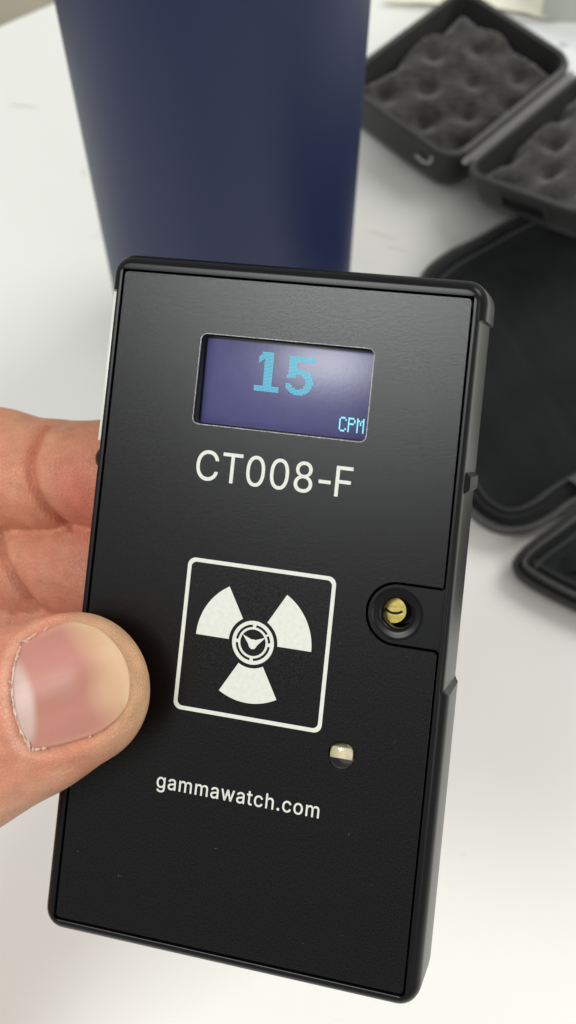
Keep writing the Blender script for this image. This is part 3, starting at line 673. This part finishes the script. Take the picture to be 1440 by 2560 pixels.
TA = np.array([.905, .425]); TN = np.array([-.425, .905])      # thumb axis and its normal in the plate plane
TO = np.array([-21.6, -10.6])                                    # nail centre
def nail_k(t):
    return 0.10-0.22*np.clip((t+.5)/1.0, 0, 1)
def nail_w(X, Y):
    """signed distance to the nail outline (rounded box in thumb coords): negative inside"""
    p = (X-TO[0])*TA[0]+(Y-TO[1])*TA[1]; q = (X-TO[0])*TN[0]+(Y-TO[1])*TN[1]
    p = p-nail_k((p-1.2)/7.1)*q
    hx, hy, r = 7.2, 7.4, 3.8
    ax = np.abs(p-1.3)-(hx-r); ay = np.abs(q-0.7)-(hy-r)
    return p, q, np.hypot(np.maximum(ax, 0), np.maximum(ay, 0))+np.minimum(np.maximum(ax, ay), 0)-r
ZS = 0.74
def hand_sdf(P):
    X, Y, Z = P[..., 0], P[..., 1], P[..., 2]
    # thumb
    Q = P.copy(); Q[..., 2] = (Z-0.0)/ZS
    t = caps(Q, (-22.4, -12.0, 10.4), (-29.5, -16.0, 11.6), 10.35, 11.2)
    t = smin(t, caps(Q, (-29.5, -16.0, 11.6), (-39.0, -21.5, 11.5), 11.2, 12.2), 3)
    t = smin(t, caps(Q, (-39.0, -21.8, 11.5), (-62, -43, -2), 12.3, 12.6), 4)
    t = smin(t, caps(Q, (-62, -43, -2), (-88, -76, -22), 13.5, 17), 5)
    t = t*0.86
    p, q, w = nail_w(X, Y)
    up = np.clip((Z-7.5)/2.5, 0, 1)
    dist = np.clip((4.0-p)/4.0, 0, 1)                             # folds fade out towards the free edge
    t = t+up*(0.24*np.exp(-((w)/0.5)**2)*(0.35+0.65*dist)-0.45*dist*np.exp(-((w-1.5)/1.1)**2))
    t = t+up*0.35*np.exp(-((w-0.2)/.55)**2)*np.clip((p-4)/3, 0, 1)
    # knuckle folds on the back of the thumb
    for s, a in ((-17.5, .22), (-19.6, .30), (-21.7, .25)):
        t = t+up*a*np.exp(-((p-s+.04*q*q*.1)/0.5)**2)
    # index (top)
    i = caps(P, (-20, 15.2, -20.5), (-31, 15.0, -20.3), 7.2, 8.7)
    i = smin(i, caps(P, (-31, 15.0, -20.3), (-42.3, 14.0, -21.0), 8.8, 8.9), 2)
    i = smin(i, caps(P, (-42.6, 13.6, -21.0), (-54, 13.2, -22.5), 9.2, 9.9), .8)
    i = smin(i, caps(P, (-54, 13.2, -22.5), (-68, 11, -28), 9.9, 9.6), 3)
    i = smin(i, caps(P, (-68, 11, -28), (-104, -8, -44), 10, 12.5), 4)
    c = X-(-42.7+0.042*np.maximum(18-Y, 0)**2+.02*np.maximum(Y-18, 0)**2)
    pal = np.clip((Z+22)/4, 0, 1)
    i = i+pal*0.95*np.exp(-(c/0.75)**2)*np.clip((23-Y)/4, 0, 1)+pal*.35*np.exp(-((c-.9)/2.0)**2)
    i = i+pal*0.10*np.exp(-((c+9.5)/.5)**2)
    # middle
    m = caps(P, (-18, 0.5, -21.0), (-33, -0.3, -22.0), 7.0, 8.3)
    m = smin(m, caps(P, (-33, -0.3, -22.0), (-45.2, -1.8, -24.0), 8.3, 8.5), 2)
    m = smin(m, caps(P, (-46, -2.2, -24.8), (-64, -9, -33), 8.6, 9.0), .6)
    m = smin(m, caps(P, (-64, -9, -32), (-106, -26, -46), 9.8, 12.5), 4)
    c2 = (X+46.3)*0.76+(Y+0.9)*0.65
    m = m+pal*1.2*np.exp(-(c2/0.8)**2)
    # ring
    r = caps(P, (-20, -13.5, -22.5), (-34, -13.6, -23.5), 7.0, 7.9)
    r = smin(r, caps(P, (-34, -13.6, -23.5), (-45.2, -13.2, -25.5), 7.9, 7.8), 2)
    r = smin(r, caps(P, (-46.4, -13.6, -26.2), (-64, -22, -34), 8.0, 8.6), .6)
    r = smin(r, caps(P, (-64, -22, -34), (-106, -44, -46), 9.2, 12.2), 4)
    c3 = X+45.8+.05*(Y+8)
    r = r+pal*1.0*np.exp(-(c3/.7)**2)
    # little finger, tucked below
    l = caps(P, (-38, -30, -32), (-58, -33, -36), 6.6, 7.4)
    l = smin(l, caps(P, (-58, -33, -36), (-103, -60, -44), 7.6, 11), 4)
    f = smin(i, m, .2); f = smin(f, r, .2); f = smin(f, l, .8)
    # palm
    pl = caps(P, (-104, -8, -44), (-104, -44, -44), 13, 14)
    pl = smin(pl, caps(P, (-106, -26, -42), (-104, -80, -30), 17, 19), 10)
    pl = smin(pl, caps(P, (-104, -58, -44), (-104, -86, -30), 14, 20), 10)
    pl = smin(pl, caps(P, (-104, -86, -28), (-112, -150, -26), 20, 24), 10)
    body = smin(f, pl, 6); body = smin(body, t, 1.2)
    return body
def hand_mesh():
    import openvdb as vdb
    h = 0.55
    lo = np.array([-140., -178., -66.]); hi = np.array([-8., 30., 20.])
    # coarse far part, fine near part: evaluate sparse only near the surface
    nx, ny, nz = [int((hi[k]-lo[k])/h)+1 for k in range(3)]
    D = np.full((nx, ny, nz), 5.0, np.float32)
    step = 8
    # coarse pass
    gx = np.arange(0, nx, step); gy = np.arange(0, ny, step); gz = np.arange(0, nz, step)
    C = np.stack(np.meshgrid(lo[0]+(gx+step/2)*h, lo[1]+(gy+step/2)*h, lo[2]+(gz+step/2)*h, indexing='ij'), -1)
    dc = hand_sdf(C)
    off = np.stack(np.meshgrid(*(np.arange(step)*h,)*3, indexing='ij'), -1)
    for a in range(len(gx)):
        for b in range(len(gy)):
            row = dc[a, b]
            near = np.abs(row) < step*h*1.25
            ins = row <= -step*h*1.25
            for c in np.where(ins)[0]:
                D[gx[a]:gx[a]+step, gy[b]:gy[b]+step, gz[c]:gz[c]+step] = -5
            idx = np.where(near)[0]
            if len(idx) == 0: continue
            base = np.stack([np.full(len(idx), lo[0]+gx[a]*h), np.full(len(idx), lo[1]+gy[b]*h), lo[2]+gz[idx]*h], -1)
            vals = hand_sdf(base[:, None, None, None, :]+off[None])
            for n_, c in enumerate(idx):
                sl = D[gx[a]:gx[a]+step, gy[b]:gy[b]+step, gz[c]:gz[c]+step]
                sl[...] = vals[n_][:sl.shape[0], :sl.shape[1], :sl.shape[2]]
    g = vdb.FloatGrid(background=5.0); g.copyFromArray(D)
    pts, quads = g.convertToQuads(0.0)
    return pts.astype(np.float64)*h+lo, quads
HP, HQ = hand_mesh()
def skin_colour(P):
    X, Y, Z = P[:, 0], P[:, 1], P[:, 2]
    base = np.array([0.53, 0.205, 0.125])
    C = np.tile(base, (len(P), 1))
    def mixin(w, col):
        w = np.clip(w, 0, 1)[:, None]; C[:] = C*(1-w)+np.array(col)*w
    n = np.sin(X*.31+Y*.17)*.5+np.sin(Y*.43-X*.21+1)*.5
    mixin(.18+.12*n, (0.54, 0.25, 0.155))
    fing = Z < -8
    rs = np.random.RandomState(3); blot_ = np.zeros(len(P)); fine = np.zeros(len(P))
    for k in range(14):
        d = rs.normal(size=3); d /= np.linalg.norm(d); wl = rs.uniform(3, 9); blot_ += np.sin(P@d*2*np.pi/wl+rs.uniform(0, 6.3))
    for k in range(18):
        d = rs.normal(size=3); d /= np.linalg.norm(d); wl = rs.uniform(1.0, 2.4); fine += np.sin(P@d*2*np.pi/wl+rs.uniform(0, 6.3))
    mixin(.16*np.clip(blot_/4, 0, 1.5), (0.50, 0.17, 0.11)); mixin(.14*np.clip(-blot_/4, 0, 1.5), (0.60, 0.36, 0.23))
    C *= (1.14+.03*fine/3)[:, None]
    # redder pads where they press the meter
    mixin(fing*.75*np.exp(-((X+33)/5.5)**2-((Y-11)/7)**2), (0.58, 0.155, 0.105))
    mixin(fing*.45*np.exp(-((X+34)/5)**2-((Y+3)/6)**2), (0.55, 0.185, 0.125))
    mixin(fing*.30*np.clip((Y-17)/5, 0, 1), (0.46, 0.235, 0.115))
    # creases: shade of the folds painted into the skin as darker red
    c = X-(-42.7+0.042*np.maximum(18-Y, 0)**2+.02*np.maximum(Y-18, 0)**2)
    mixin(fing*.7*np.exp(-(c/.9)**2)*((Y > 5.5) & (Y < 22)), (0.42, 0.11, 0.06))
    c2 = (X+46.3)*0.76+(Y+0.9)*0.65
    mixin(fing*.5*np.exp(-(c2/.9)**2)*((Y > -6) & (Y < 4)), (0.40, 0.13, 0.08))
    # thumb: pale callused tip, pinker flank
    p, q, w = nail_w(X, Y)
    th = (Z > 1) & (X > -60)
    rad = np.hypot(X+22.4, Y+12.0)
    mixin(th*.75*np.clip((p+1)/6, 0, 1)*np.clip((rad-6.5)/3, 0, 1), (0.60, 0.385, 0.215))
    mixin(th*.35*np.clip((-4-p)/8, 0, 1), (0.55, 0.265, 0.18))
    mixin(th*.5*np.exp(-((w-.2)/.5)**2)*(p < 2), (0.50, 0.20, 0.12))
    mixin(th*.3*np.exp(-((w-.8)/.6)**2)*np.exp(-((p+6)/3.0)**2), (0.66, 0.44, 0.34))
    mixin(th*.4*np.clip((-q-9)/4, 0, 1), (0.54, 0.32, 0.19))
    return C
hand = obj('person', HP, HQ, None, None, smooth=True, angle=0)
# relax the voxel stepping
bm = bmesh.new(); bm.from_mesh(hand.data)
bmesh.ops.smooth_vert(bm, verts=bm.verts, factor=0.5, use_axis_x=True, use_axis_y=True, use_axis_z=True)
bm.normal_update()
vol = bm.calc_volume(signed=True)
if vol < 0: bmesh.ops.reverse_faces(bm, faces=bm.faces)
bm.to_mesh(hand.data); bm.free()
colr = skin_colour(HP)
ca = hand.data.color_attributes.new('tint', 'FLOAT_COLOR', 'POINT')
ca.data.foreach_set('color', np.concatenate([colr, np.clip((-6-HP[:, 2:3])/3, 0, 1)], 1).astype(np.float32).ravel())
M_skin = mat('skin', (0.62, 0.34, 0.22), rough=0.48, spec=0.38, sss=0.25, attr='tint', mottle=(330, 0.10))
# skin relief: fine pores plus fingerprint ridges
nt = M_skin.node_tree; bs = nt.nodes['Principled BSDF']
tc = nt.nodes.new('ShaderNodeTexCoord')
wv = nt.nodes.new('ShaderNodeTexWave'); wv.wave_type = 'RINGS'; wv.rings_direction = 'Z'
mp = nt.nodes.new('ShaderNodeMapping'); mp.inputs['Location'].default_value = (0.018, -0.012, 0)
nt.links.new(tc.outputs['Object'], mp.inputs['Vector']); nt.links.new(mp.outputs['Vector'], wv.inputs['Vector'])
wv.inputs['Scale'].default_value = 640; wv.inputs['Distortion'].default_value = 2.2; wv.inputs['Detail'].default_value = 1; wv.inputs['Detail Scale'].default_value = 0.12
no = nt.nodes.new('ShaderNodeTexNoise'); no.inputs['Scale'].default_value = 1300; no.inputs['Detail'].default_value = 4
nt.links.new(tc.outputs['Object'], no.inputs['Vector'])
b1 = nt.nodes.new('ShaderNodeBump'); b1.inputs['Strength'].default_value = 0.32; b1.inputs['Distance'].default_value = 0.00010
va = nt.nodes.new('ShaderNodeVertexColor'); va.layer_name = 'tint'
ml = nt.nodes.new('ShaderNodeMath'); ml.operation = 'MULTIPLY'; nt.links.new(wv.outputs['Fac'], ml.inputs[0]); nt.links.new(va.outputs['Alpha'], ml.inputs[1])
nt.links.new(ml.outputs[0], b1.inputs['Height'])
b2 = nt.nodes.new('ShaderNodeBump'); b2.inputs['Strength'].default_value = 0.35; b2.inputs['Distance'].default_value = 0.00012
nt.links.new(no.outputs['Fac'], b2.inputs['Height']); nt.links.new(b1.outputs['Normal'], b2.inputs['Normal'])
vo = nt.nodes.new('ShaderNodeTexVoronoi'); vo.feature = 'DISTANCE_TO_EDGE'; vo.inputs['Scale'].default_value = 1500; nt.links.new(tc.outputs['Object'], vo.inputs['Vector'])
vr = nt.nodes.new('ShaderNodeMapRange'); vr.inputs['From Max'].default_value = 0.12; nt.links.new(vo.outputs['Distance'], vr.inputs['Value'])
b3 = nt.nodes.new('ShaderNodeBump'); b3.inputs['Strength'].default_value = 0.6; b3.inputs['Distance'].default_value = 0.00009
nt.links.new(vr.outputs['Result'], b3.inputs['Height']); nt.links.new(b2.outputs['Normal'], b3.inputs['Normal'])
nt.links.new(b3.outputs['Normal'], bs.inputs['Normal'])
hand.data.materials.append(M_skin)
hand.matrix_world = DEV
tag(hand, "bare left hand pinching the black meter, thumb in front, fingers behind", 'person')

# fingernail: a curved plate lying on the nail bed
def nail_mesh():
    N = 46; V = []; Cc = []
    us = np.linspace(-1, 1, N); vs = np.linspace(-1, 1, N)
    G = np.array([[(u, v) for u in us] for v in vs])
    # square to rounded-square mapping
    def sq(u, v):
        k = 0.5 if u > 0 else 0.22
        k = 0.22+(k-.22)*min(1, max(0, u)*2.5)
        return u*math.sqrt(1-k*v*v), v*math.sqrt(1-k*u*u)
    pq = np.array([[sq(u, v) for u in us] for v in vs])
    a = pq[..., 0]*7.0+1.45; b_ = pq[..., 1]*7.5+0.7
    kk = nail_k(pq[..., 0]); a = a+kk*b_
    X = TO[0]+a*TA[0]+b_*TN[0]; Y = TO[1]+a*TA[1]+b_*TN[1]
    lo_ = np.full(X.shape, 6.0); hi_ = np.full(X.shape, 20.0)
    for _ in range(26):
        mid = (lo_+hi_)/2; d = hand_sdf(np.stack([X, Y, mid], -1)); ins = d < 0
        lo_ = np.where(ins, mid, lo_); hi_ = np.where(ins, hi_, mid)
    Z = (lo_+hi_)/2
    # smooth the height so that folds in the skin do not print through
    for _ in range(24):
        Zp = np.pad(Z, 1, mode='edge'); Z = (Zp[:-2, 1:-1]+Zp[2:, 1:-1]+Zp[1:-1, :-2]+Zp[1:-1, 2:]+2*Z)/6
    Pn = (a-kk*b_-1.45)/7.0; Qn = (b_-.7)/7.5
    Z = Z+0.30+0.30*(1-Qn**2)+0.12*np.cos(Qn*2.2)-.5*np.clip(Pn-.55, 0, 1)
    rng_ = np.sin(Qn*34)*.005+np.sin(Qn*21+1)*.006
    Z = Z+rng_
    V = [(X[j, i], Y[j, i], Z[j, i]) for j in range(N) for i in range(N)]
    F = [(j*N+i, j*N+i+1, (j+1)*N+i+1, (j+1)*N+i) for j in range(N-1) for i in range(N-1)]
    col = []
    for j in range(N):
        for i in range(N):
            P_, Q_ = Pn[j, i], Qn[j, i]
            c = np.array([0.47, 0.20, 0.155])
            def mx(w, t):
                nonlocal c
                w = min(max(w, 0), 1); c = c*(1-w)+np.array(t)*w
            mx(.6*math.exp(-((Q_+.12-P_*.10)/.24)**2), (0.34, 0.135, 0.085))  # brown band: shading of a reflection painted into the nail colour
            mx(.25*math.exp(-((Q_-.5)/.3)**2), (0.52, 0.22, 0.20))
            edge = .62+.10*math.sin(Q_*3)-.45*max(Q_-.15, 0)-.10*abs(Q_)
            mx((P_-edge+.28)/.55, (0.60, 0.38, 0.22))
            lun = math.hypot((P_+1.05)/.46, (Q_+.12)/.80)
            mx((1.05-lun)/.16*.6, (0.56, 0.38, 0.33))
            mx((abs(Q_)-.86)/.14*.5, (0.55, 0.28, 0.18))
            col.append((*c, 1))
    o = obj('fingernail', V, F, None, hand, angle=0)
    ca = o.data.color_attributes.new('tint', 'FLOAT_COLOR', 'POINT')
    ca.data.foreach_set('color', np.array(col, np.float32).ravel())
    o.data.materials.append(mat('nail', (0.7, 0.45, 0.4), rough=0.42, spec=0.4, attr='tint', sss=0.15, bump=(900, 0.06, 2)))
    md = o.modifiers.new('t', 'SOLIDIFY'); md.thickness = 0.0003; md.offset = -1
    return X, Y, Z, N
NX, NY, NZ, NN = nail_mesh()
# dry flakes of cuticle along the base and sides of the nail
parts = []
rr = random.Random(11)
edge_idx = [(j, 0) for j in range(2, NN-2)]+[(NN-1, i) for i in range(0, 26)]+[(0, i) for i in range(0, 24)]
for j, i in edge_idx:
    if rr.random() < (.85 if (i < 7 and (j < 9 or j > NN-12)) else max(0, -.25+.6*math.sin(j*.5+i*.35))):
        cx, cy, cz = NX[j, i], NY[j, i], NZ[j, i]
        if i == 0: cx -= TA[0]*rr.uniform(-.1, .5); cy -= TA[1]*rr.uniform(-.1, .5)
        ax = rr.uniform(0, 6.28) if rr.random() < .3 else (math.atan2(TN[1], TN[0]) if i == 0 else math.atan2(TA[1], TA[0]))+rr.uniform(-.4, .4)
        L = rr.uniform(.25, .9)*(1.5 if rr.random() < .2 else 1); w = rr.uniform(.05, .26)
        dx, dy = math.cos(ax), math.sin(ax); z = cz+rr.uniform(-.05, .18)
        v = [(cx-dx*L, cy-dy*L, z-.12), (cx-dy*w, cy+dx*w, z+.05), (cx+dx*L, cy+dy*L, z-.05), (cx+dy*w, cy-dx*w, z+.02), (cx, cy, z-.3)]
        parts.append((v, [(0, 3, 1), (1, 3, 2), (0, 1, 4), (1, 2, 4), (2, 3, 4), (3, 0, 4)]))
cp = []; cr = []
for j in list(range(1, NN-1)):
    cp.append((NX[j, 0]-TA[0]*.12*(1+noise1(j*.7, 3)), NY[j, 0]-TA[1]*.12*(1+noise1(j*.7, 3)), NZ[j, 0]-.02)); cr.append(max(.03, .10+.12*noise1(j*.45, 1)+.05*noise1(j*1.9, 4)))
obj('cuticle', *tube(cp, cr, 7), mat('pale_cuticle', (0.66, 0.46, 0.37), rough=0.5, sss=0.2), hand, angle=0)
fk = obj('dry_cuticle', *merge(parts), mat('dry_skin', (0.57, 0.37, 0.28), rough=0.6, spec=0.4), hand, smooth=False); fk['kind'] = 'stuff'
